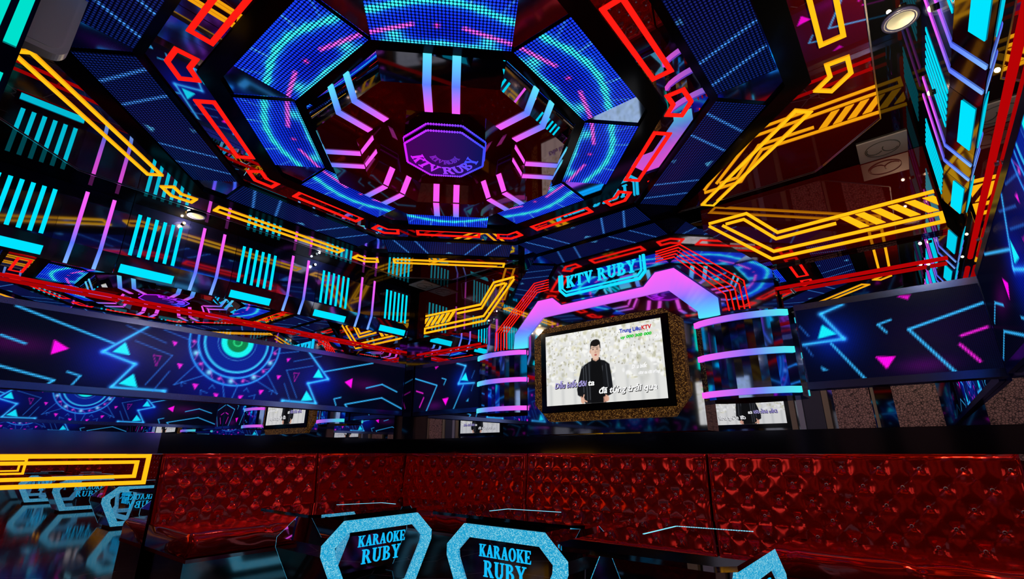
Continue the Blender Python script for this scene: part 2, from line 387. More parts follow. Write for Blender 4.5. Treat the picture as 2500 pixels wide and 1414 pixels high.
mb = MB(); octo_ring(mb, 1.49, 1.81, ZC + .005, ZC + .03); mb.build('mirror_panel', 'maroon', CEIL)
# thin chrome edge around the mirrored part of the ceiling
mb = MB(); mb.line(Fr((0, 0, ZC), (1, 0, 0), (0, 1, 0), (0, 0, -1)), MO, 0.008, 0, 0.004, (1, 1, 1), closed=True); mb.build('mirror_edge', 'steel', CEIL)
# black octagonal mouldings
for i, (a0, a1, h) in enumerate(((2.19, 2.33, .014), (1.77, 1.82, .008), (1.40, 1.52, .012), (0.93, 1.0, .012))):
    mb = MB(); octo_ring(mb, a0, a1, ZC - h, ZC + .05); structure('trim_%d' % (i + 1), mb, 'black')

SIDE = {0: 'right wall', 1: 'back right', 2: 'TV wall', 3: 'back left', 4: 'left wall', 5: 'front left', 6: 'front', 7: 'front right'}
CORN = {0: 'right then back right', 1: 'back right then TV wall', 2: 'TV wall then back left', 3: 'back left then left wall', 4: 'left wall then front left', 5: 'front left then front', 6: 'front then front right', 7: 'front right then right wall'}

# ------------------------------------------------------------------ ceiling neon outlines
def neon_outline(name, label, group, fr, pts, w, col, closed=True):
    c = fr(sum(p[0] for p in pts) / len(pts), sum(p[1] for p in pts) / len(pts))
    mb = MB(); mb.line(fr, pts, w, 0.001, 0.005, col, closed=closed)
    o = mb.build(name, 'neon', None, loc=c); return tag(o, label, 'neon light', group)
for k in range(8):
    s, d = side(k), vertexdir(k)
    fr = side(k, ZC + .005)
    neon_outline('neon_rectangle', 'long red neon rectangle of the inner ceiling ring, on its %s side' % SIDE[k], 'red neon rectangles of the ceiling', fr, rect(-.33, 1.55, .33, 1.665), .030, RED)
    neon_outline('neon_chevron', 'bent red neon outline, inner ceiling ring, %s corner' % CORN[k], 'red neon corner pieces of the ceiling', vertexdir(k, ZC + .005),
                 [(-.10, 1.645), (-.135, 1.745), (0, 1.80), (.135, 1.745), (.10, 1.645), (0, 1.685)], .03, RED)
    if k not in (2, 6):
        neon_outline('neon_rectangle', 'long yellow neon rectangle on the mirrored outer ceiling, on its %s side' % SIDE[k], 'yellow neon rectangles of the ceiling', s, rect(-.68, 2.425, .68, 2.535), .026, YEL)
    if k in (0, 3, 4, 7):
        neon_outline('neon_chevron', 'bent yellow neon outline, mirrored outer ceiling, %s corner' % CORN[k], 'yellow neon corner pieces of the ceiling', d,
                     [(-.115, 2.58), (-.15, 2.68), (0, 2.745), (.15, 2.68), (.115, 2.58), (0, 2.63)], .026, YEL)

# ------------------------------------------------------------------ ceiling LED panels
def inner_pic():
    p = Pic(.81, .41, 74, 38); p.fill((16, 42, 196)); W, H = .81, .41
    q = lambda u, v: (u * W, v * H)
    p.glow(q(.5, .9), .3, (0, 20, 60), .8); p.glow(q(.5, .3), .2, (-12, -34, -80), .6)
    R = lambda c, rv: p.ring(q(.5, c), rv, .03, (40, 215, 255), .95, glow=.04)
    # the big arc and the one along the inner edge
    p.line([q(-.02, .5), q(.06, .54), q(.235, .67), q(.42, .75), q(.6, .75), q(.77, .67), q(.95, .54), q(1.02, .5)], .035, (50, 225, 255), .95, glow=.035)
    p.line([q(.08, .0), q(.25, .03), q(.5, .06), q(.75, .03), q(.92, .0)], .03, (60, 220, 255), .9, glow=.03)
    for a in (.30, .70): p.line([q(a, .74), q(a + (a - .5) * .12, 1)], .012, (90, 190, 255), .8)
    for a in (.12, .88): p.line([q(a, .56), q(a + (a - .5) * .3, .9)], .012, (70, 160, 255), .6)
    p.blob(q(.17, .14), .045, (60, 225, 255), 1, 1.2, 1); p.blob(q(.83, .14), .045, (60, 225, 255), .95, 1.2, 1)
    p.line([q(.30, .345), q(.0, .15)], .026, (255, 90, 235), .9); p.line([q(.66, .345), q(1.0, .15)], .026, (255, 90, 235), .9)
    p.blob(q(.47, .36), .016, (255, 60, 170), 1.0)
    return p
def outer_pic():
    W, H = 1.44, .36; p = Pic(W, H, 132, 33); p.fill((8, 24, 82)); q = lambda u, v: (u * W, v * H)
    p.glow(q(.5, .5), .25, (14, 0, 8), .7, 2, 1)
    for a, b in ((.09, .20), (.26, .37), (.76, .675), (.925, .83)): p.line([q(a, 0.02), q(b, .98)], .02, (70, 150, 255), .95)
    for v, s in ((.93, 1), (.1, .6)): p.poly([q(.5 - .035 * s, v), q(.5 + .035 * s, v), q(.5, v - .13)], (90, 190, 255), .9 * s)
    return p
PI_, PO = inner_pic(), outer_pic()
for k in range(8):
    fr = side(k, ZC)
    t = thing('led_panel', 'bright blue LED ceiling panel with cyan arc, inner ring, %s side' % SIDE[k], 'LED panel', fr(0, 1.18), 'bright inner LED panels of the ceiling')
    PI_.mesh('screen', fr, .004, 'led_ceiling', t, .0205, -.405, .99)
    mb = MB(); mb.prism(fr, rect(-.405, .99, .405, 1.40), -.03, .002); mb.build('frame', 'black', t)
    t = thing('led_panel', 'dark LED ceiling panel with slanting lines, outer ring, %s side' % SIDE[k], 'LED panel', fr(0, 2.0), 'dark outer LED panels of the ceiling')
    vmax = 1.82 + .36
    PO.mesh('screen', fr, .004, 'led_dim', t, .0205, -.72, 1.82)
    mb = MB(); mb.prism(fr, rect(-.72, 1.82, .72, 2.18), -.03, .002); mb.build('frame', 'black', t)
# blue mirrored wedges between the panels
mb = MB(); octo_ring(mb, .99, 1.41, ZC + .012, ZC + .03); mb.build('blue_wedge_mirror', 'blue_mirror', CEIL)
mb = MB(); octo_ring(mb, 1.80, 2.20, ZC + .012, ZC + .03); mb.build('blue_wedge_mirror', 'blue_mirror', CEIL)

# ------------------------------------------------------------------ octagonal mirror lamp
t = thing('ceiling_lamp', 'octagonal mirrored ceiling lamp ring with bent pink and cyan light strips', 'ceiling lamp', (CX, CY, ZC - .17))
prof = [(.94, ZC), (.855, ZC - .165), (.61, ZC - .165), (.535, ZC - .02), (.535, ZC + .12)]
mb = MB()
def octr(r, z): c = r / math.cos(PI / 8); return [(CX + c * math.cos(PI / 8 + PI / 4 * k), CY + c * math.sin(PI / 8 + PI / 4 * k), z) for k in range(8)]
for (r0, z0), (r1, z1) in zip(prof[:1], prof[1:2]):
    A, B = octr(r0, z0), octr(r1, z1)
    for k in range(8): mb.poly([A[k], A[(k + 1) % 8], B[(k + 1) % 8], B[k]])
mb.build('slanted_mirror', 'mirror', t, recalc=False)
mb = MB()
A, B = octr(prof[1][0], prof[1][1]), octr(prof[2][0], prof[2][1])
for k in range(8): mb.poly([A[k], A[(k + 1) % 8], B[(k + 1) % 8], B[k]])
mb.build('bottom_mirror', 'maroon_dim', t, recalc=False)
mb = MB()
for (r0, z0), (r1, z1) in zip(prof[2:-1], prof[3:]):
    A, B = octr(r0, z0), octr(r1, z1)
    for k in range(8): mb.poly([A[k], A[(k + 1) % 8], B[(k + 1) % 8], B[k]])
mb.poly(octr(.535, ZC + .12))
mb.build('inner_mirror', 'maroon_dim', t, recalc=False)
G0, G1, G2, G3 = L(95, 235, 255), L(100, 130, 255), L(250, 90, 250), L(255, 90, 245)
for k in range(8):
    s = side(k, 0)
    for u in (-.087, .087):
        P = [(.941, ZC - .008), (.858, ZC - .168), (.612, ZC - .168), (.531, ZC - .022)]; C4 = [G0, G1, G2, G3]
        mb = MB()
        for (r0, z0), (r1, z1), c0, c1 in zip(P[:-1], P[1:], C4[:-1], C4[1:]):
            dx, dz = r1 - r0, z1 - z0; l = math.hypot(dx, dz); nx, nz = dz / l * .003, -dx / l * .003
            if nz > 0: nx, nz = -nx, -nz
            pts = [s(u - .026, r0), s(u + .026, r0), s(u + .026, r1), s(u - .026, r1)]
            zz = [z0, z0, z1, z1]; top = [Vector((p.x, p.y, z)) for p, z in zip(pts, zz)]
            off = s.V * -nx
            off = s.V * nx * (1 if True else 0); off.z = -nz
            bot = [p - off for p in top]
            mb.add(top + bot, [(0, 1, 2, 3), (4, 5, 6, 7), (0, 1, 5, 4), (1, 2, 6, 5), (2, 3, 7, 6), (3, 0, 4, 7)], [c0, c0, c1, c1] * 2)
        mb.build('light_strip', 'neon_soft', t)
# hub: a small octagonal sign box with a ring of dotted light and lettering with its built-in mirror reflection
t = thing('hub_sign', 'small purple octagonal KTV RUBY sign box in the middle of the ceiling lamp', 'sign', (CX, CY, ZC - .06))
mb = MB(); mb.prism(XY, [(p[0], p[1]) for p in octr(.30, 0)], ZC - .075, ZC + .1); mb.build('body', 'black_glass', t)
VIO, VBL = L(200, 30, 255), L(60, 70, 255)
dirv = Vector((.62, .78, 0))
def hubcol(x, y):
    f = min(1, max(0, .5 + ((x - CX) * .72 + (y - CY) * .69) / .5)); return tuple(a * (1 - f) + b * f for a, b in zip(VIO, VBL))
for z, r, w in ((ZC - .08, .295, .012), (ZC - .03, .303, .010)):
    mb = MB(); c = r / math.cos(PI / 8)
    for k in range(8):
        p0, p1 = Vector(octr(r, z)[k]), Vector(octr(r, z)[(k + 1) % 8])
        for i in range(13):
            q = p0.lerp(p1, (i + .5) / 13); mb.box((q.x - .006, q.y - .006, z - .004), (q.x + .006, q.y + .006, z + .006), hubcol(q.x, q.y))
    mb.build('dotted_strip', 'neon', t)
mb = MB(); mb.poly([(p[0], p[1], ZC - .0765) for p in octr(.285, 0)])
mb.c = [tuple(.10 * a for a in hubcol(v.x, v.y)) for v in mb.v]; mb.build('face_glow', 'neon_soft', t)
mb = MB()
# lettering follows an arc, readable from below when facing the back left corner
def arc_text(mb, txt, rad, h, z, a_mid, span):
    tw = text_width(txt, h); u = 0
    for ch in txt:
        if ch == ' ': u += .45 * h; continue
        adv, polys = GLY[ch]; ac = a_mid - span / 2 + span * (u + adv * h / 2) / tw
        rv = Vector((math.cos(ac), math.sin(ac), 0)); tv = Vector((-math.sin(ac), math.cos(ac), 0))
        fr = Fr(Vector((CX, CY, z)) + rv * rad, -tv, -rv, (0, 0, -1))
        for p in polys: mb.prism(fr, [((x - adv / 2) * h, y * h) for x, y in p], 0, .006, hubcol(*(fr(0, 0))[:2]))
        u += (adv + .1) * h
arc_text(mb, 'KTV RUBY', .262, .095, ZC - .078, math.radians(135 + 0), math.radians(-165))
mb.build('lettering', 'neon', t)
mb = MB(); arc_text(mb, 'KTV RUBY', .12, .05, ZC - .078, math.radians(135), math.radians(-150)); mb.c = [tuple(.4 * a for a in c) for c in mb.c]; mb.build('lettering', 'neon', t)  # dim smaller copy is the infinity-mirror reflection, built as letters

# ================================================================== SIDE WALL LIGHT PANELS
def prof_box(mb, fr, u0, u1, back):
    """fascia board whose foot slants back to the mirror"""
    P = [(2.72, 0), (ZC - .002, 0), (ZC - .002, -back), (2.545, -back)]
    f2 = Fr(fr.O + fr.U * u0, fr.N, fr.V, fr.U)
    mb.prism(f2, [(w, z) for z, w in P], 0, u1 - u0)
ORD = ['farthest from the TV wall', 'fourth from the TV wall', 'third from the TV wall', 'second from the TV wall', 'nearest the TV wall']
def wall_lights(fr, back, wname):
    for k in range(5):
        c = .258 + .962 * k
        t = thing('bar_light', 'six cyan light bars over a cyan block, %s wall, %s' % (wname, ORD[k]), 'wall light', fr(c, 2.545), 'cyan bar lights on the %s wall' % wname)
        mb = MB(); prof_box(mb, fr, c - .245, c + .245, back); mb.build('backing_board', 'blue_black', t)
        for i in range(6):
            u = c - .173 + .0692 * i
            mb = MB(); mb.prism(fr, rect(u - .0145, 2.735, u + .0145, 3.15), .0005, .003, CYA); mb.build('light_bar', 'neon_soft', t)
        # block on the slanted foot
        f2 = Fr(fr(0, 2.545, -back), fr.U, fr.V * .175 + fr.N * back, fr.N)
        mb = MB(); mb.prism(f2, rect(c - .215, .14, c + .215, .56), .002, .006, CYA); mb.build('light_block', 'neon_soft', t)
    for k in range(4):
        c = .735 + .962 * k
        t = thing('strip_light', 'pair of pink to blue light strips, %s wall, %s' % (wname, ('farthest from the TV wall', 'third from the TV wall', 'second from the TV wall', 'nearest the TV wall')[k]), 'wall light', fr(c, 2.545), 'pink strip lights on the %s wall' % wname)
        mb = MB(); prof_box(mb, fr, c - .234, c + .234, back); mb.build('mirror_board', 'navy_mirror', t)
        for u in (c - .098, c + .098):
            mb = MB(); f3 = Fr(fr.O, fr.U, fr.V, fr.N); w = .014
            for (z0, n0, c0), (z1, n1, c1) in (((3.215, .001, PNK), (2.95, .001, L(235, 95, 250))), ((2.95, .001, L(235, 95, 250)), (2.72, .001, BLU)), ((2.72, .001, BLU), (2.548, -back + .003, L(130, 185, 255)))):
                pts = [fr(u - w, z0, n0), fr(u + w, z0, n0), fr(u + w, z1, n1), fr(u - w, z1, n1)]
                top = [p + fr.N * .004 for p in pts]
                mb.add(pts + top, [(0, 1, 2, 3), (4, 5, 6, 7), (0, 1, 5, 4), (1, 2, 6, 5), (2, 3, 7, 6), (3, 0, 4, 7)], [c0, c0, c1, c1] * 2)
            mb.build('light_strip', 'neon_soft', t)
M['blue_black'] = mirror_mix('blue_black_gloss', (0.42, 0.42, 0.5), 0.06, (0.006, 0.008, 0.05), 0.55)
M['navy_mirror'] = mirror_mix('navy_mirror', (0.45, 0.5, 0.75), 0.06, (0.006, 0.008, 0.05), 0.7)
wall_lights(FL, .068, 'left')
wall_lights(FR_, .078, 'right')

# ------------------------------------------------------------------ red light rails
def rail(label, P0, P1, nrm, posts, r=.015):
    P0, P1, nrm = Vector(P0), Vector(P1), Vector(nrm)
    t = thing('light_rail', label, 'light rail', (P0 + P1) / 2, 'red light rails around the walls')
    mb = MB(); mb.tube([P0, P1], r, 10, L(180, 2, 5)); mb.build('tube', 'rail', t, smooth=True)
    for f in posts:
        q = P0.lerp(P1, f); mb = MB(); mb.tube([q - nrm * .002 + Vector((0, 0, -.02)), q - nrm * (.062 if abs(nrm.y) or nrm.x > 0 else .018) + Vector((0, 0, -.02))], .012, 8); mb.build('bracket', 'steel', t)
rail('long red light rail along the mirror of the left wall', (XL, YF + .02, 2.328), (XL, 4.46, 2.328), (1, 0, 0), (.1, .28, .46, .64, .82))
rail('short red light rail on the mirror between the left corner and the TV surround', (-5.34, YB, 2.31), (-4.13, YB, 2.31), (0, -1, 0), (.15, .85))
rail('red light rail on the mirror right of the TV surround', (-.72, YB, 2.328), (.40, YB, 2.328), (0, -1, 0), (.1, .9))
rail('long red light rail along the right wall near the camera', (.508, .1, 2.285), (.508, 4.44, 2.285), (-1, 0, 0), (.15, .4, .65, .9))

# ------------------------------------------------------------------ LED walls
def wall_pic_side(W=4.55, H=.585):
    """u: metres from the entrance end, centred motif at u=2.30; v: up from the lower edge"""
    p = Pic(W, H, 440, 57); p.fill((2, 4, 18)); c = (2.34, .57)
    p.glow((2.34, .42), .62, (0, 16, 105), 1, 1, 1); p.glow((2.32, .3), 1.2, (6, 0, 14), .9, 1, 1)
    for s in (-1, 1): p.glow((2.32 + s * 1.0, .27), .22, (0, 14, 105), .9, 1.1, 1); p.glow((2.32 + s * 1.62, .29), .16, (62, 0, 50), .7, 1.7, .5)
    LB, LD = (52, 178, 246), (38, 118, 220)
    # motif: green disc, cyan ring, thick rings, ladder ring
    for r, w, col, a in ((.447, .012, (40, 150, 235), .95), (.37, .012, (40, 160, 240), .95), (.31, .022, (60, 215, 255), 1)):
        p.ring(c, r, w, col, a, glow=.012)
    p.ell(c, .30, .30, (8, 30, 130), .9); p.ell(c, .16, .16, (20, 230, 225), 1, .1); p.ell(c, .105, .105, (10, 120, 70), 1, .1); p.ring(c, .04, .012, (50, 230, 140), .9); p.ring(c, .19, .006, (70, 150, 220), .8)
    for i in range(11):
        a = PI + PI * (i + .5) / 11; x, y = math.cos(a), math.sin(a)
        if i % 2 == 0: p.blob((c[0] + .408 * x, c[1] + .408 * y), .016, (255, 80, 210), .9)
        else: p.blob((c[0] + .402 * x, c[1] + .402 * y), .028, (130, 225, 255), .95)
        b = a + PI / 22; p.line([(c[0] + .385 * math.cos(a), c[1] + .385 * math.sin(a)), (c[0] + .432 * math.cos(b), c[1] + .432 * math.sin(b))], .008, (230, 90, 230), .6)
    for s in (-1, 1):
        m_ = lambda u: c[0] + s * u
        Z = lambda pts: [(m_(u), v) for u, v in pts]
        p.line(Z([(.80, .585), (1.08, .305), (.83, .23), (.96, .012), (.56, .016), (.56, .0)]), .015, LB, 1, glow=.022)
        p.line(Z([(1.02, .388), (1.69, .58)]), .014, LB)
        if s < 0: p.line(Z([(1.72, .338), (1.57, .294)]), .014, LB)
        else: p.line(Z([(1.62, .252), (1.86, .323), (2.11, .248)]), .014, LB)
        p.line(Z([(1.37, .0), (1.34, .03), (1.87, .15), (2.25, .02)]), .014, LB)
        p.line(Z([(1.275, .108), (1.185, .083), (1.22, .01)]), .012, LB)
        for pts in ([(.96, .563), (.63, .456)], [(.87, .437), (.56, .347), (.72, .057)], [(.555, .20), (.655, .0)], [(.67, .577), (.42, .514)], [(.33, .31), (.495, .08), (.25, .2)]): p.line(Z(pts), .009, LD, .75)
        p.line(Z([(.075, .14), (.035, -.01)]), .010, LD, .8); p.line(Z([(.40, .10), (.44, .115), (.43, .07)]), .008, LD, .7); p.line(Z([(.2, .03), (.26, .05), (.255, .01)]), .008, LD, .7); p.line(Z([(.14, .08), (.165, .11), (.19, .075)]), .008, LD, .7)
        p.poly(Z([(.94, .413), (.885, .303), (1.015, .312)]), (20, 225, 255)); p.poly(Z([(.825, .145), (.775, .028), (.915, .045)]), (20, 225, 255))
        p.poly(Z([(1.41, .352), (1.405, .232), (1.305, .295)]), (255, 10, 225))
        for u, v, q in ((.565, .46, .024), (.485, .257, .026), (.32, .081, .028), (.12, .008, .026)): p.poly(Z([(u - q, v + q * .8), (u + q * .9, v + q), (u - q * .3, v - q)]), (235, 30, 215))
        p.line(Z([(.71, .333), (.65, .326), (.67, .237), (.71, .333)]), .007, (190, 20, 165), .85)
    return p
def wall_pic_back(W, off=0.0, H=.585):
    """right part of the TV wall: u from the TV surround to the right corner"""
    p = Pic(W, H, int(W / .0105), 56); p.fill((3, 5, 24)); LB, LD = (52, 178, 246), (38, 118, 220)
    Z = lambda pts: [(u + off, v) for u, v in pts]
    p.glow((.22 + off, .33), .18, (0, 22, 110), .9); p.glow((.85 + off, .3), .3, (22, 0, 20), .5, 1, .6); p.glow((.72 + off, .06), .12, (75, 0, 66), .6, 1.4, .5)
    p.line(Z([(.33, .58), (.17, .53), (.29, .31), (.01, .30)]), .014, LB, 1, glow=.02); p.line(Z([(.2, .286), (.37, -.01)]), .013, LB)
    p.line(Z([(.01, .454), (.06, .363)]), .008, LD, .8); p.line(Z([(.02, .298), (.06, .204)]), .008, LD, .8)
    p.line(Z([(.6, .41), (.52, .387), (.56, .32)]), .012, LB); p.line(Z([(1.16, .457), (.69, .324), (.88, -.01)]), .015, LB)
    p.line(Z([(.96, .238), (1.1, .277)]), .015, (225, 30, 205)); p.line(Z([(.94, .18), (1.015, .055)]), .015, (225, 30, 205))
    p.poly(Z([(.165, .442), (.25, .354), (.12, .334)]), (20, 225, 255)); p.poly(Z([(.46, .15), (.575, .138), (.51, .055)]), (250, 10, 220)); p.poly(Z([(.67, .58), (.75, .575), (.73, .543)]), (230, 10, 200), .9)
    p.poly(Z([(.10, .118), (.145, .082), (.11, .08)]), LB, .9)
    return p
def led_wall(name, label, fr, pic, u0, v0, back):
    W, H = pic.W, pic.H
    t = thing('led_wall', label, 'LED screen', fr(u0 + W / 2, v0), 'LED screens around the walls')
    pic.mesh('screen', fr, .001, 'led_wall', t, .0105, u0, v0)
    mb = MB(); mb.prism(fr, rect(u0 - .01, v0 - .055, u0 + W + .01, v0), -back, .004); mb.prism(fr, rect(u0 - .01, v0 + H, u0 + W + .01, v0 + H + .05), -back, .004)
    mb.prism(fr, rect(u0 - .01, v0, u0, v0 + H), -back, .004); mb.prism(fr, rect(u0 + W, v0, u0 + W + .01, v0 + H), -back, .004); mb.build('frame', 'blue_gloss', t)
    mb = MB(); mb.prism(fr, rect(u0, v0, u0 + W, v0 + H), -back, 0); mb.build('cabinet', 'black', t)
SIDEPIC = wall_pic_side()
led_wall('led_wall', 'long LED screen with blue zigzag lines and a half circle motif on the left wall', FL, SIDEPIC, -.22, 1.525, .065)
FLR = Fr((.50, 0, 0), (0, 1, 0), (0, 0, 1), (-1, 0, 0))
led_wall('led_wall', 'long LED screen with neon lines seen edge on along the right wall', FLR, SIDEPIC, -.22, 1.525, .028)
wr = wall_pic_back(1.12)
led_wall('led_wall', 'LED screen with zigzag and pink strokes right of the television', FB, wr, -.61, 1.525, .065)
wl = wall_pic_back(1.24, .10)
FBm = Fr((-4.72, YB, 0), (-1, 0, 0), (0, 0, 1), (0, -1, 0))
led_wall('led_wall', 'LED screen with zigzag lines between the left corner and the TV surround', FBm, wl, -.61, 1.525, .065)

# ------------------------------------------------------------------ yellow neon art on the TV wall
def wall_art(fr, label, u0, u1, mirrored):
    t = thing('neon_artwork', label, 'neon light', fr((u0 + u1) / 2, 2.55), 'yellow neon panels on the TV wall')
    mb = MB(); mb.prism(fr, rect(u0, 2.545, u1, ZC - .003), -.065, 0); mb.build('backing_board', 'maroon_wall', t)
    W = .026
    for pts in ([(-1.19, 3.06), (-.71, 2.60), (.435, 2.605), (.435, 2.672), (-.685, 2.665), (-1.07, 3.03)],
                [(-1.19, 3.085), (-.85, 3.085), (-.63, 2.83), (.435, 2.855)], [(-1.04, 3.035), (-.88, 3.035), (-.65, 2.775), (-.2, 2.785)]):
        mb = MB(); mb.line(fr, pts, W, .002, .008, YEL); mb.build('neon_line', 'neon', t)
    for i in range(6):
        x = -.17 + .106 * i; sh = .115; z0, z1 = 2.698, 2.822
        P = [(x, z1), (x + .062, z1), (x + .062 + sh, z0), (x + sh, z0)]
        if P[2][0] > .437:
            f = (.437 - P[1][0]) / sh; zc = z1 + (z0 - z1) * f
            P = [P[0], P[1], (.437, zc), (.437, z0), P[3]] if P[3][0] < .437 else [P[0], P[1], (.437, zc), (.437, z1 + (z0 - z1) * (.437 - x) / sh)]
        mb = MB(); mb.prism(fr, P, .002, .008, YEL); mb.build('hatch_bar', 'neon', t)
wall_art(FB, 'yellow neon chevron with hatched bars high on the wall right of the TV surround', -1.25, XR - .002, False)
FBm2 = Fr((2 * -2.385, YB, 0), (-1, 0, 0), (0, 0, 1), (0, -1, 0))
wall_art(FBm2, 'yellow neon chevron with hatched bars high on the wall left of the TV surround', -1.25, .61, True)

# ================================================================== TV SURROUND
SCL = YA / 4.2
def A(x, z): return (x * SCL, 1 + (z - 1) * SCL)
t = thing('tv_surround', 'mirrored arch around the television with a broad pink to cyan band and red lines', 'TV surround', (TVX, YA, 1.18))
mb = MB(); mb.prism(FA, [(-3.95, 2.13), (-3.95, 2.46), (-3.37, 3.03), (-3.14, ZC - .002), (-1.49, ZC - .002), (-1.256, 3.017), (-.714, 2.477), (-.72, 2.13)], -.078, 0)
mb.build('arch_panel', 'soft_mirror', t)
mb = MB(); mb.prism(FA, [(-3.33, 1.18), (-1.41, 1.18), (-1.41, 2.13), (-3.33, 2.13)], -.148, 0); mb.build('centre_panel', 'soft_mirror', t)
# broad gradient band
O_ = [A(*p) for p in [(-3.338, 2.084), (-3.318, 2.251), (-2.997, 2.579), (-2.807, 2.579), (-2.695, 2.478), (-1.769, 2.485), (-1.645, 2.601), (-1.464, 2.603), (-1.118, 2.25), (-1.118, 2.098)]]
I_ = [A(*p) for p in [(-3.159, 2.086), (-3.155, 2.202), (-2.941, 2.389), (-2.80, 2.391), (-2.69, 2.393), (-1.775, 2.404), (-1.66, 2.406), (-1.541, 2.408), (-1.299, 2.160), (-1.298, 2.1)]]
def bandcol(z): f = min(1, max(0, (z - 2.14) / .42)); c0, c1, c2 = L(85, 235, 255), L(110, 120, 255), L(255, 100, 250); return tuple(a + (b - a) * f * 2 for a, b in zip(c0, c1)) if f < .5 else tuple(a + (b - a) * (f - .5) * 2 for a, b in zip(c1, c2))
mb = MB()
for i in range(len(O_) - 1):
    N_ = 8
    for j in range(N_):
        a0 = [O_[i][q] + (O_[i + 1][q] - O_[i][q]) * j / N_ for q in (0, 1)]; a1 = [O_[i][q] + (O_[i + 1][q] - O_[i][q]) * (j + 1) / N_ for q in (0, 1)]
        b0 = [I_[i][q] + (I_[i + 1][q] - I_[i][q]) * j / N_ for q in (0, 1)]; b1 = [I_[i][q] + (I_[i + 1][q] - I_[i][q]) * (j + 1) / N_ for q in (0, 1)]
        mb.prism(FA, [a0, a1, b1, b0], .002, .02, cols=[bandcol(a0[1]), bandcol(a1[1]), bandcol(b1[1]), bandcol(b0[1])])
mb.build('light_band', 'neon_soft', t)
mb = MB(); mb.line(FA, [(p[0] , p[1]) for p in O_], .03, .001, .012, (1, 1, 1)); mb.build('band_edge', 'blue_gloss', t)
# five red lines each side
for sgn, outer_, inner_ in ((0, [(-2.86, 2.804), (-3.055, 2.803), (-3.617, 2.314), (-3.625, 2.103)], [(-2.863, 2.691), (-3.016, 2.688), (-3.458, 2.291), (-3.452, 2.098)]),
                            (1, [(-1.625, 2.81), (-1.39, 2.823), (-.899, 2.36), (-.885, 2.118)], [(-1.634, 2.712), (-1.455, 2.715), (-1.057, 2.27), (-1.045, 2.125)])):
    for i in range(5):
        f = i / 4; pts = [A(o_[0] + (q_[0] - o_[0]) * f, o_[1] + (q_[1] - o_[1]) * f) for o_, q_ in zip(outer_, inner_)]
        mb = MB(); mb.line(FA, pts, .0105 if sgn else .0085, .0015, .006, RED); mb.build('red_line', 'neon', t)
    pl = [A(*p) for p in outer_] + [A(*p) for p in inner_[::-1]]
    mb = MB()
    for i in range(3): mb.prism(FA, [A(*outer_[i]), A(*outer_[i + 1]), A(*inner_[i + 1]), A(*inner_[i])], .0005, .001)
    mb.build('red_panel', 'maroon', t)
# glitter frame round the television
G = [A(*p) for p in [(-3.03, 1.47), (-2.93, 1.375), (-2.85, 1.289), (-1.55, 1.345), (-1.45, 1.46), (-1.447, 1.50), (-1.515, 2.161), (-1.615, 2.243), (-2.905, 2.243), (-3.026, 2.151)]]
G = [A(*p) for p in [(-3.035, 1.46), (-2.86, 1.29), (-1.60, 1.29), (-1.45, 1.46), (-1.45, 2.13), (-1.60, 2.243), (-2.895, 2.243), (-3.035, 2.14)]]
mb = MB(); mb.prism(FA, G, .001, .045); mb.build('glitter_frame', 'gold', t)

# neon sign
t = thing('neon_sign', 'cyan KTV RUBY neon sign over the television with a double underline', 'sign', (TVX, YA, A(0, 2.58)[1]))
for pts, w in (([(-2.714, 2.815), (-2.714, 2.647), (-2.645, 2.578), (-1.81, 2.582), (-1.745, 2.643), (-1.749, 2.817)], .026), ([(-2.682, 2.815), (-2.682, 2.662), (-2.635, 2.615), (-1.825, 2.618), (-1.782, 2.66), (-1.784, 2.815)], .014)):
    mb = MB(); mb.line(FA, [A(*p) for p in pts], w, .004, .012, L(20, 205, 255)); mb.build('outline', 'neon', t)
h = .135; tw = text_width('KTV RUBY', h, 1.0); x0, x1 = A(-2.63, 0)[0], A(-1.835, 0)[0]; kx = (x1 - x0) / tw
u = x0
for ch in 'KTV RUBY':
    if ch == ' ': u += .45 * h * kx; continue
    mb = MB(); serif_text(mb, FA, ch, u, A(0, 2.66)[1], h, .004, .012, L(20, 205, 255), kx); o = mb.build('letter', 'neon', t); u += (GLY[ch][0] + .1) * h * kx

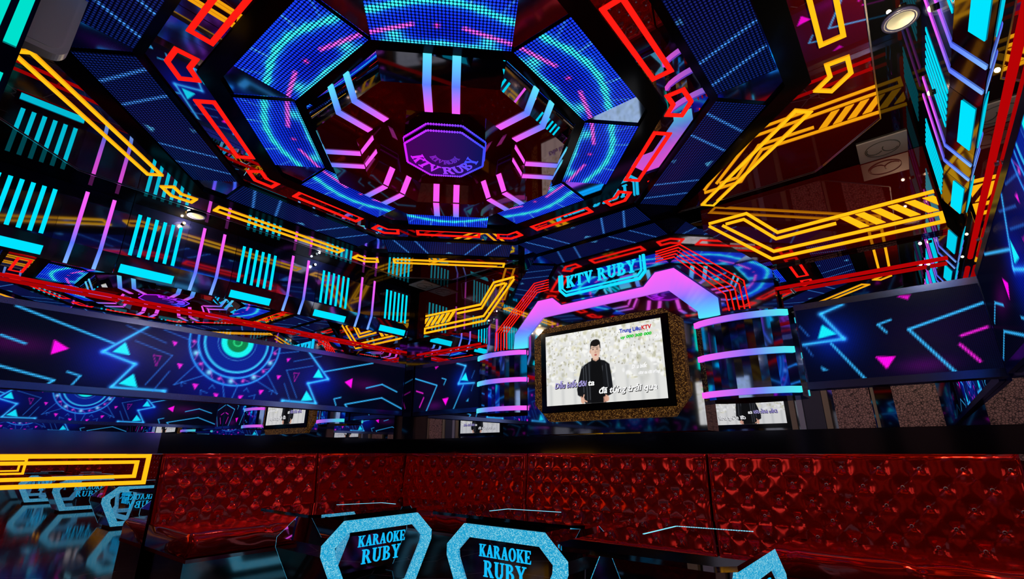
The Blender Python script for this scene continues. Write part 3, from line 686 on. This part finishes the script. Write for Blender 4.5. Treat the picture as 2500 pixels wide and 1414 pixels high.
# television picture
def tv_pic():
    W, H = 1.32, .745; p = Pic(W, H, 276, 156); p.fill((232, 232, 229)); rs = np.random.RandomState(3)
    q = lambda s, t_: (s * W, (1 - t_) * H)
    for i in range(9): p.mixin(np.exp(-((p.U - (i + .4) * W / 9) / .02) ** 2) * .5 * (p.V < .45 * H), (196, 198, 198))
    for i in range(620):
        s, t_ = rs.rand(), rs.rand() ** 1.3 * .72
        if t_ > .5 and .2 < s < .7 and rs.rand() < .6: continue
        c = [(255, 255, 252), (250, 250, 242), (236, 232, 206), (214, 212, 184), (255, 255, 255), (255, 255, 250), (188, 186, 158)][rs.randint(7)]
        p.ell(q(s, t_), .006 + .02 * rs.rand(), .006 + .02 * rs.rand(), c, .5 + .4 * rs.rand(), .6)
    for i in range(130):
        s, t_ = rs.rand(), rs.rand() * .55; p.ell(q(s, t_), .003 + .005 * rs.rand(), .003 + .008 * rs.rand(), (136, 130, 104), .6, .6)
    p.ell(q(.84, .62), .07, .12, (205, 206, 200), .6, .5)
    K = (24, 25, 29)
    # jacket, arms, shirt
    p.poly([q(*a) for a in [(.335, .50), (.40, .45), (.425, .435), (.50, .435), (.535, .45), (.575, .505), (.585, .64), (.592, .80), (.575, .90), (.53, .93), (.53, 1.0), (.355, 1.0), (.335, .93), (.29, .88), (.285, .80), (.31, .64)]], K)
    for a, b in (((.35, .52), (.345, .85)), ((.37, .5), (.375, .95)), ((.545, .5), (.555, .8)), ((.515, .52), (.50, .96)), ((.40, .47), (.398, .95))): p.line([q(*a), q(*b)], .009, (112, 118, 126), .5)
    p.line([q(.335, .52), q(.375, .455)], .008, (190, 195, 200), .7)
    p.poly([q(*a) for a in [(.425, .435), (.50, .435), (.515, .6), (.515, 1.0), (.405, 1.0), (.41, .6)]], (17, 17, 19))
    p.poly([q(*a) for a in [(.425, .40), (.498, .40), (.505, .45), (.462, .485), (.42, .45)]], (20, 20, 22))
    # neck, head, hair, face
    p.poly([q(*a) for a in [(.438, .38), (.487, .38), (.49, .425), (.463, .45), (.435, .425)]], (214, 170, 146))
    p.ell(q(.46, .29), .055, .098, (236, 200, 178), 1, .1); p.ell(q(.462, .345), .046, .058, (236, 200, 178), 1, .1)
    p.ell(q(.418, .31), .008, .02, (222, 178, 152), 1, .3)
    hr = (28, 23, 22)
    p.poly([q(*a) for a in [(.417, .285), (.419, .215), (.428, .175), (.447, .152), (.475, .147), (.497, .162), (.507, .195), (.508, .285), (.501, .27), (.498, .228), (.470, .212), (.445, .218), (.427, .235), (.424, .27)]], hr)
    p.ell(q(.463, .205), .046, .03, hr, 1, .2)
    for x in (.443, .478): p.ell(q(x, .283), .011, .005, (60, 40, 36), .9, .4); p.line([q(x - .012, .262), q(x + .012, .26)], .006, (60, 44, 40), .8)
    p.line([q(.461, .29), q(.463, .325)], .006, (214, 168, 146), .8); p.ell(q(.463, .327), .011, .006, (206, 156, 136), .8, .4); p.ell(q(.463, .362), .015, .009, (190, 96, 92), .95, .3)
    p.glow(q(.485, .31), .03, (-22, -26, -26), .8)
    # hands with fingers
    sk = (226, 176, 152)
    p.ell(q(.333, .955), .022, .032, sk, 1, .2); p.line([q(.335, .93), q(.345, .885)], .014, sk); p.line([q(.345, .955), q(.368, .975)], .013, sk); p.line([q(.325, .945), q(.318, .905)], .012, sk)
    p.ell(q(.537, .95), .025, .03, sk, 1, .2)
    for a in (.925, .945, .965, .982): p.line([q(.535, a), q(.512, a + .008)], .010, (214, 158, 136))
    p.line([q(.545, .925), q(.53, .905)], .011, sk)
    return p
def make_tv(fr, x, z0):
    t = thing('television', 'flat television showing a singer in a black jacket, in the glitter frame below the sign', 'television', fr(x, z0), 'televisions')
    w, h = 1.45, .855
    mb = MB(); mb.prism(fr, rect(x - w / 2, z0, x + w / 2, z0 + h), .0452, .072); mb.build('bezel', 'black', t)
    sx, sz = x - .66, z0 + .07
    p = TVP; o = p.mesh('screen', fr, .0735, 'screen', t, .01, sx, sz)
    W, H = p.W, p.H; q = lambda s, t_: (sx + s * W, sz + (1 - t_) * H)
    wht, blk = (1, 1, 1), (.004, .004, .004)
    def ly(txt, s0, s1, tt, size, col, name='lyric', shadow=True, sh=.25):
        u, v = q(s0, tt)
        if shadow: font_text(name + '_shadow', txt, size, 'screen', o, fr, u + .005, v - .005, .0741, blk, sh, .0045, (s1 - s0) * W)
        return font_text(name, txt, size, 'screen', o, fr, u, v, .0747, col, sh, .0022, (s1 - s0) * W)
    ly('Dẫu biết đôi', .08, .375, .765, .078, L(170, 160, 225)); ly('ta', .385, .44, .765, .078, wht); ly('đã từng trải qua', .475, .93, .88, .082, wht)
    ly('Trung Liêu', .675, .845, .115, .055, L(40, 60, 190), 'logo', False, .0); ly('KTV', .85, .93, .115, .055, L(215, 30, 40), 'logo', False, .1); ly('uy 000 300 000', .68, .925, .195, .038, L(40, 205, 60), 'logo', False, .15)
    ly('Dẫu biết', .75, .87, .60, .05, L(255, 255, 255), 'caption', False, .35); ly('đôi ta đã từng', .80, .965, .68, .036, L(250, 250, 250), 'caption', False, .35)
    return t
TVP = tv_pic()
TV = make_tv(FA, TVX, 1.392)

# convex columns with light rods each side of the television
def column(x0, x1, label):
    t = thing('column', label, 'column', ((x0 + x1) / 2, YA, 1.42), 'mirrored columns beside the television')
    n = 12; arc = []
    for i in range(n + 1):
        f = i / n; b = math.sin(PI * f) ** .6 * .115; arc.append((x0 + (x1 - x0) * f, YA + .145 * (0 if abs(x0 - TVX) > abs(x1 - TVX) else 1) * 0 - b))
    mb = MB()
    back = [(x1, YBM - .002), (x0, YBM - .002)]
    mb.prism(XY, arc + back, 1.42, 2.13); mb.build('mirror_body', 'blue_mirror2', t)
    inner_first = abs(x0 - TVX) < abs(x1 - TVX)
    for z in (A(0, 2.035)[1], A(0, 1.742)[1], A(0, 1.444)[1]):
        cs = []
        for i in range(n + 1):
            f = i / n if inner_first else 1 - i / n
            c0, c1, c2 = L(255, 95, 245), L(130, 120, 245), L(70, 240, 240)
            cs.append(tuple(a + (b - a) * min(1, f * 1.6) for a, b in zip(c0, c1)) if f < .62 else tuple(a + (b - a) * (f - .62) / .38 for a, b in zip(c1, c2)))
        mb = MB()
        pts = [(x, y - .012) for x, y in arc]
        mb.line(XY, pts, .022, z - .024, z + .024, cols=cs); mb.build('light_rod', 'neon_soft', t)
M['blue_mirror2'] = mirror_mix('blue_column_mirror', (0.35, 0.5, 0.95), 0.05, (0.004, 0.01, 0.06), 0.8)
column(-4.075, -3.335, 'convex mirrored column with three light rods left of the television')
column(-1.41, -.655, 'convex mirrored column with three light rods right of the television')

# ------------------------------------------------------------------ ledges and corner post
mb = MB(); mb.box((XLM + .002, 1.57, .99), (-5.30, YBM - .002, 1.165)); structure('trim_5', mb, 'ledge')
mb = MB(); mb.box((XLM + .002, YF + .002, .99), (-5.25, 1.568, 1.165)); structure('trim_9', mb, 'ledge_led_tint')
mb = MB(); mb.box((-5.298, 4.36, .99), (XRM - .002, YBM - .002, 1.165)); structure('trim_6', mb, 'ledge')
mb = MB(); mb.box((XLM + .002, 4.345, 1.167), (-5.375, YBM - .002, 2.545)); structure('trim_7', mb, 'black_glass')
mb = MB(); mb.box((XLM + .002, 4.46, 2.547), (-5.375, YBM - .002, ZC - .002)); structure('trim_8', mb, 'black')

# ------------------------------------------------------------------ mirrored console with yellow neon at left
t = thing('wall_console', 'mirrored low wall panel with yellow neon rectangles at the left end of the sofa', 'wall panel', (-5.2, .7, 0))
mb = MB(); mb.box((XLM + .003, YF + .003, 0), (-5.12, 1.56, .985)); mb.build('mirror_body', 'maroon', t)
FC = Fr((-5.12, 0, 0), (0, 1, 0), (0, 0, 1), (1, 0, 0))
for pts, w in ((rect(-.2, .765, 1.475, .972), .030), (rect(-.14, .815, 1.40, .925), .026), (rect(-.2, .855, .72, .952), .013), (rect(-.2, .875, .69, .93), .010)):
    mb = MB(); mb.line(FC, pts, w, .001, .012, YEL, closed=True); mb.build('neon_line', 'neon', t)

# ================================================================== SOFAS
def tuft(Lx, Hz):
    nx, nz = int(Lx / .0125), int(Hz / .0125); us = np.linspace(-Lx / 2, Lx / 2, nx + 1); vs = np.linspace(0, Hz, nz + 1)
    U, V = np.meshgrid(us, vs); dz, du = .115, .215
    rows = [.475, .36, .245, .13, .02]
    B = []
    for r, v in enumerate(rows):
        off = 0 if r % 2 == 0 else du / 2
        n = int(Lx / du / 2) + 2
        for i in range(-n, n + 1):
            u = i * du + off
            if abs(u) < Lx / 2 - .05: B.append((u, v))
    D = np.full(U.shape, .022)
    for u, v in B:
        d = np.hypot(U - u, V - v); D = np.minimum(D, .022 * (1 - np.exp(-(d / .040) ** 1.1)))
    # diagonal pleats
    a = (U / du + (V - rows[0]) / (2 * dz)); b = (U / du - (V - rows[0]) / (2 * dz))
    for q in (a, b):
        f = np.abs(q - np.round(q)); D -= .0045 * np.exp(-(f / .028) ** 2)
    e = np.minimum(np.minimum(U + Lx / 2, Lx / 2 - U), Hz - V); D = D * np.clip(e / .03, 0, 1) ** .5
    return U, V, D, B
BTN = None
def sofa(label, loc, rot, Lx, depth, s0=None, s1=None, join=None):
    """local frame: back at y=0, seat towards -y, x along the length"""
    global BTN
    t = join[0] if join else thing('sofa', label, 'sofa', (0, 0, 0), 'red tufted sofa sections')
    old = set(t.children)
    s0 = -Lx / 2 if s0 is None else s0; s1 = Lx / 2 if s1 is None else s1
    Hz = .565; z0 = .425; U, V, D, B = tuft(Lx, Hz)
    rec = .05 * V / Hz
    ny, nx = U.shape[0] - 1, U.shape[1] - 1
    P = np.stack([U, -.10 - D + rec, z0 + V], -1).reshape(-1, 3)
    mb = MB(); i, j = np.meshgrid(np.arange(nx), np.arange(ny)); b = (j * (nx + 1) + i).ravel()
    mb.v = [Vector(q) for q in P]; mb.f = [tuple(int(x) for x in f) for f in np.stack([b, b + 1, b + nx + 2, b + nx + 1], 1)]; mb.c = [(1, 1, 1)] * len(mb.v)
    # rounded top and sides back to the wall
    mb.add([(-Lx / 2, -.10, z0), (-Lx / 2, -.05, z0 + Hz), (-Lx / 2, 0, z0 + Hz - .005), (-Lx / 2, 0, z0)], [(0, 1, 2, 3)])
    mb.add([(Lx / 2, -.10, z0), (Lx / 2, -.05, z0 + Hz), (Lx / 2, 0, z0 + Hz - .005), (Lx / 2, 0, z0)], [(0, 1, 2, 3)])
    mb.add([(-Lx / 2, -.05, z0 + Hz), (Lx / 2, -.05, z0 + Hz), (Lx / 2, 0, z0 + Hz - .005), (-Lx / 2, 0, z0 + Hz - .005)], [(0, 1, 2, 3)])
    bo = mb.build('backrest', 'leather', t, smooth=True, recalc=False)
    for u, v in B:
        yy = -.106 + .05 * v / Hz
        if BTN is None:
            m2 = MB(); m2.lathe((0, 0, 0), [(0.0005, -.009), (.006, -.008), (.0105, -.003), (.0115, 0), (.008, .004)], 10); BTN = m2.build('button', 'crystal', bo, smooth=True)
            BTN.rotation_euler = (-PI / 2, 0, 0) ; BTN.rotation_euler = (PI / 2, 0, 0); ob = BTN
        else:
            ob = BTN.copy(); COL.objects.link(ob); ob.parent = bo
        ob.location = (u, yy, z0 + v)
    # seat cushion with a rounded front and creases at each seam
    nxs = max(8, int((s1 - s0) / .03)); prof = [(-.07, .425), (-.3, .438), (-depth + .09, .435), (-depth + .035, .425), (-depth + .008, .40), (-depth, .36), (-depth + .004, .30), (-depth + .02, .27), (-depth + .05, .262), (-.07, .262)]
    mb = MB(); n = len(prof)
    for i in range(nxs + 1):
        x = s0 + (s1 - s0) * i / nxs; ph = (x - s0) / .62; cr = .012 * math.exp(-((ph - round(ph)) / .03) ** 2); ed = .012 if i in (0, nxs) else 0
        for y, z in prof:
            dn = (cr + ed) if z > .29 and y < -.1 else 0
            mb.v.append(Vector((x, y + (dn if z < .43 else 0) + .004 * math.sin(x * 23 + z * 40), z - (dn if z > .38 else 0) + (.003 * math.sin(x * 17 + y * 31) if z > .38 else 0)))); mb.c.append((1, 1, 1))
    for i in range(nxs):
        for k in range(n): mb.f.append((i * n + k, i * n + (k + 1) % n, (i + 1) * n + (k + 1) % n, (i + 1) * n + k))
    mb.f.append(tuple(range(n))); mb.f.append(tuple(nxs * n + k for k in range(n)))
    mb.build('seat', 'leather', t, smooth=True)
    mb = MB(); mb.box((s0, -depth + .01, .235), (s1, -.06, .26)); mb.build('seat_lip', 'red_gloss', t)
    mb = MB(); mb.box((s0, -depth + .045, 0), (s1, -.06, .234)); mb.build('plinth', 'brown_mirror', t)
    if join:
        for ch in t.children:
            if ch not in old: ch.location = join[1]; ch.rotation_euler = (0, 0, join[2])
    else: t.location = loc; t.rotation_euler = (0, 0, rot)
    return t
M['red_gloss'] = mirror_mix('red_gloss_lip', (0.6, 0.3, 0.3), 0.1, (0.3, 0.008, 0.006), 0.35)
M['brown_mirror'] = mirror_mix('brown_soft_mirror', (0.42, 0.33, 0.33), 0.12, (0.02, 0.006, 0.006), 0.8)
sofa('red tufted sofa section along the left wall, beside the yellow neon panel', (-5.298, 2.355, 0), PI / 2, 1.48, .98)
corner = sofa('L shaped red tufted sofa section in the corner left of the television', (-4.225, 4.358, 0), 0, 1.93, .70)
sofa('', None, 0, 1.25, .98, -.625, -.09, join=(corner, (-5.298 + 4.225, 3.73 - 4.358, 0), PI / 2))
sofa('red tufted sofa section on the TV wall, right below the television', (-2.335, 4.358, 0), 0, 1.83, .70)
sofa('red tufted sofa section on the TV wall, at the right wall', (-.485, 4.358, 0), 0, 1.83, .70)

# ================================================================== TABLES
GEM = [(-.331, .544), (.331, .544), (.4875, .406), (.4875, .338), (.3225, .03), (-.3225, .03), (-.4875, .338), (-.4875, .406)]
def gem_in():
    return [(-.294, .465), (.294, .465), (.39, .379), (.385, .335), (.254, .09), (-.254, .09), (-.385, .335), (-.39, .379)]
def table(label, loc, rot, top, under):
    gw, gd = .625, .388
    t = thing('table', label, 'table', (0, 0, 0), 'gem shaped karaoke tables')
    f0 = Fr((0, 0, 0), (1, 0, 0), (0, 0, 1), (0, -1, 0)); f1 = Fr((0, 0, 0), (-1, 0, 0), (0, 0, 1), (0, 1, 0))
    mb = MB(); mb.prism(f0, GEM, -.30, .30); mb.build('body', 'table_mirror', t)
    mb = MB(); mb.box((-.331, -.294, .545), (.331, .294, .590)); mb.build('neck', 'black', t)
    mb = MB(); mb.box((-.28, -.26, 0), (.28, .26, .029)); mb.build('foot', 'black', t)
    mb = MB(); ch = .06
    mb.prism(XY, [(-gw + ch, -gd), (gw - ch, -gd), (gw, -gd + ch), (gw, gd - ch), (gw - ch, gd), (-gw + ch, gd), (-gw, gd - ch), (-gw, -gd + ch)], .591, .610); mb.build('glass_top', 'table_glass', t)
    for f, th in ((f0, .314), (f1, .3035)):
        I = gem_in(); mb = MB()
        for i in range(8):
            j = (i + 1) % 8; mb.prism(f, [GEM[i], GEM[j], I[j], I[i]], .301, th)
        mb.build('glitter_frame', 'cyan_glitter', t)
        mb = MB()
        for txt, v, hh, ww in (('KARAOKE', .360, .072, .42), ('RUBY', .2475, .0925, .34)):
            k = ww / text_width(txt, hh); serif_text(mb, f, txt, -ww / 2 + .012, v, hh, .301, .304, L(20, 190, 250), k)
        mb.build('lettering', 'neon_soft', t)
    # dotted reflection on the glass drawn as glowing dots; light line under its end
    def dots(pts, z0, z1, w):
        mb = MB()
        for a, b in zip(pts[:-1], pts[1:]):
            a, b = Vector(a) * 1.25, Vector(b) * 1.25; n = max(2, int((b - a).length / .0125))
            for i in range(n):
                q = a.lerp(b, (i + .5) / n); mb.box((q.x - w, q.y - w, z0), (q.x + w, q.y + w, z1), L(130, 225, 255))
        o = mb.build('dotted_light', 'neon', t); o['kind'] = 'stuff'
    dots(top, .6105, .6115, .0046)
    if under: dots([(-.45, under[0]), (-.45, under[1])], .580, .5905, .005)
    t.location = loc; t.rotation_euler = (0, 0, rot); return t
M['table_mirror'] = mirror_mix('table_dark_mirror', (0.9, 0.85, 0.92), 0.02, (0.01, 0.004, 0.01), 0.85)
M['table_glass'] = mirror_mix('table_black_glass', (0.85, 0.75, 0.78), 0.01, (0.004, 0.002, 0.003), 0.85)
table('mirrored gem shaped karaoke table with cyan glitter frame in front of the left sofa', (-3.575, 2.525, 0), PI / 2, [(-.11, .09), (.15, -.02), (.154, -.16)], (.22, .05))
table('mirrored gem shaped karaoke table in the middle, lettered front toward the camera', (-2.206, 2.95, 0), 0, [(-.211, -.105), (-.197, .042), (.136, .098)], None)
table('mirrored gem shaped karaoke table nearest the camera at right, mostly cut by the frame', (-1.0, 2.625, 0), PI / 2, [(-.07, .153), (.23, .133), (.277, -.177)], (.04, -.21))

# ================================================================== CEILING FITTINGS
def vent(x, y, label):
    t = thing('ceiling_vent', label, 'vent', (x, y, ZC), 'square ceiling vents')
    mb = MB(); mb.box((x - .155, y - .16, ZC - .012), (x + .155, y + .16, ZC - .001)); mb.build('plate', 'grey', t)
    fz = Fr((x, y, ZC - .012), (1, 0, 0), (0, 1, 0), (0, 0, -1)); mb = MB()
    for s in (-1, 1):
        for i in range(3):
            a0 = (.5 + i) * PI / 3; pts = [(s * .05 + .05 * math.cos(a0 + k * .2), .07 * s * 0 + .065 * math.sin(a0 + k * .2)) for k in range(6)]; mb.line(fz, pts, .006, 0, .003, (1, 1, 1))
    mb.line(fz, [(.11 * math.cos(k * PI / 12), .115 * math.sin(k * PI / 12)) for k in range(24)], .004, 0, .003, (1, 1, 1), closed=True)
    mb.build('grille', 'dark_line', t)
vent(.205, 4.33, 'square grey vent with a fan shaped grille on the ceiling near the back right corner')
vent(-5.06, 4.325, 'square grey vent on the ceiling near the back left corner')
M['bowl_grey'] = principled('bowl_grey', (0.11, 0.12, 0.09), 0.35)[0]
def downlight(x, y, label):
    t = thing('downlight', label, 'downlight', (x, y, ZC), 'unlit recessed downlights')
    mb = MB(); mb.lathe((x, y, ZC), [(.085, -.001), (.085, -.012), (.065, -.014), (.062, -.004), (.06, -.001)], 28); mb.build('rim', 'dark_rim', t, smooth=True)
    mb = MB(); mb.lathe((x, y, ZC), [(.0005, -.004), (.03, -.005), (.062, -.010)], 28); mb.build('reflector', 'bowl_grey', t, smooth=True)
M['dark_rim'] = principled('blue_black_rim', (0.03, 0.03, 0.09), 0.3)[0]
downlight(.36, 2.94, 'round unlit downlight with pale bowl on the black ceiling at upper right')
downlight(-5.21, 1.45, 'small round unlit downlight on the ceiling above the left wall lights')
def spot(fr, u, z, label, col, power, warm):
    t = thing('spotlight', label, 'spotlight', fr(u, z), 'small bright spotlights on the side walls')
    p0 = fr(u, z); mb = MB(); mb.tube([p0, p0 + fr.N * .03], .015, 12); mb.build('housing', 'black', t, smooth=True)
    mb = MB(); mb.lathe(p0 + fr.N * .032, [(.0005, .009 if fr.N.x > 0 else -.009), (.010, .006 if fr.N.x > 0 else -.006), (.014, 0)], 14, axis=0, col=col); mb.build('lens', 'lamp', t, smooth=True)
    ld = bpy.data.lights.new('spot_bulb', 'POINT'); ld.energy = power * 1.5; ld.color = warm; ld.shadow_soft_size = .012
    lo = bpy.data.objects.new('spot_bulb', ld); COL.objects.link(lo); lo.parent = t; lo.location = fr.N * .09
spot(FL, 1.40, 3.19, 'small warm glowing spotlight above the cyan bars on the left wall', (1, .62, .18), 9, (1, .75, .4))
spot(FL, 2.83, 3.18, 'small white glowing spotlight between pink strips on the left wall', (.75, .95, 1), 2, (.8, .95, 1))
spot(FR_, 2.54, 2.93, 'bright warm spotlight at the top edge of the right wall lights', (1, .78, .35), 14, (1, .78, .45))
spot(FR_, 3.25, 2.93, 'smaller warm spotlight among the cyan bars of the right wall', (1, .72, .3), 7, (1, .75, .4))

# white speaker box and the lit pier at upper left, beside the photographer
t = thing('ceiling_speaker', 'white rounded box hanging under the ceiling at the upper left corner', 'speaker', (-3.1, 0, ZC))
n = 8; pr = [(-.22, ZC - .002), (.128, ZC - .002)] + [(.062 + .062 * math.cos(a), ZC - .325 + .062 * math.sin(a) - .0) for a in [-i * PI / 2 / n for i in range(n + 1)]] + [(-.22, ZC - .385)]
mb = MB(); mb.prism(Fr((-3.25, 0, 0), (0, 1, 0), (0, 0, 1), (1, 0, 0)), pr, .225, .29); mb.build('shell', 'white', t)
mb = MB(); pr2 = [(-.2, ZC - .01), (.10, ZC - .01)] + [(.045 + .05 * math.cos(a), ZC - .31 + .05 * math.sin(a)) for a in [-i * PI / 2 / n for i in range(n + 1)]] + [(-.2, ZC - .36)]
mb.prism(Fr((-2.96, 0, 0), (0, 1, 0), (0, 0, 1), (1, 0, 0)), pr2, .0005, .006); mb.build('front_grille', 'white', t)
t = thing('light_pier', 'narrow wall pier with blurred teal light bars at the left edge of the photo', 'wall light', (-2.88, -.13, 2.2))
mb = MB(); mb.box((-2.93, YF + .002, 2.2), (-2.872, -.028, ZC - .003)); mb.build('board', 'blue_black', t)
FP = Fr((-2.872, 0, 0), (0, 1, 0), (0, 0, 1), (1, 0, 0))
for u in (-.066, -.135, -.204): mb = MB(); mb.prism(FP, rect(u - .022, 2.76, u + .022, 3.2), .001, .012, L(0, 225, 205)); mb.build('light_bar', 'neon_soft', t)
mb = MB(); mb.prism(FP, rect(YF + .01, 2.42, -.05, 2.60), .001, .012, L(0, 225, 205)); mb.build('light_block', 'neon_soft', t)

# ================================================================== WALL BEHIND THE CAMERA (seen in the mirrors)
TV2 = copy_tree(TV); TV2['label'] = 'second television showing the singer reversed in the mirror strip'
TV2.rotation_euler = (0, 0, PI); TV2.location = (-2.35, YF - .043, 1.392)
for x0, x1, lab in ((-.98, -.50, 'bronze mosaic panel on the wall behind the camera beside the door'), (-.22, .30, 'bronze mosaic panel on the wall behind the camera at the right corner')):
    mb = MB(); mb.prism(FF, rect(x0, .9, x1, 2.1), .002, .03); o = mb.build('mosaic_panel', 'mosaic', None, loc=((x0 + x1) / 2, YF, .9)); tag(o, lab, 'wall panel', 'mosaic panels')
M['door_grey'] = principled('door_grey', (0.10, 0.095, 0.12), 0.4)[0]
M['beige'] = principled('beige_jamb', (0.62, 0.47, 0.26), 0.45)[0]
for n_, (x0, x1, m_) in enumerate(((-1.62, -1.54, 'beige'), (-1.50, -1.42, 'white'), (-1.13, -1.05, 'beige'), (-.48, -.44, 'beige'))):
    mb = MB(); mb.prism(FF, rect(x0, 0, x1, 2.15), .002, .06); structure('trim_%d' % (10 + n_), mb, m_)
mb = MB(); mb.prism(FF, rect(-1.41, 0, -1.14, 2.1), .002, .04); o = mb.build('door_1', 'door_grey', None, loc=(-1.3, YF, 0)); o['kind'] = 'structure'
mb = MB(); mb.box((-1.27, YF + .04, 1.22), (-1.23, YF + .06, 1.33)); mb.build('handle', 'black', o)

# ================================================================== CAMERA
F_PX = 1192.0
cam = bpy.data.cameras.new('camera'); cam.sensor_width = 36.0; cam.lens = F_PX / 2500 * 36.0; cam.clip_start = 0.02
co = bpy.data.objects.new('camera', cam); COL.objects.link(co); co.location = (0, 0, 1.0)
pitch = math.atan((1105 - 707) / F_PX)
co.rotation_euler = (PI / 2 + pitch, 0, math.radians(38.8))
SC.camera = co

w = bpy.data.worlds.new('World'); SC.world = w; w.use_nodes = True
bg = w.node_tree.nodes['Background']; bg.inputs[0].default_value = (0, 0, 0, 1); bg.inputs[1].default_value = 0
SC.view_settings.view_transform = 'Standard'; SC.view_settings.look = 'None'; SC.view_settings.gamma = 1; SC.view_settings.exposure = 0
SC.cycles.max_bounces = 10; SC.cycles.glossy_bounces = 8; SC.cycles.diffuse_bounces = 3
SC.cycles.caustics_reflective = False; SC.cycles.caustics_refractive = False
SC.cycles.sample_clamp_indirect = 4
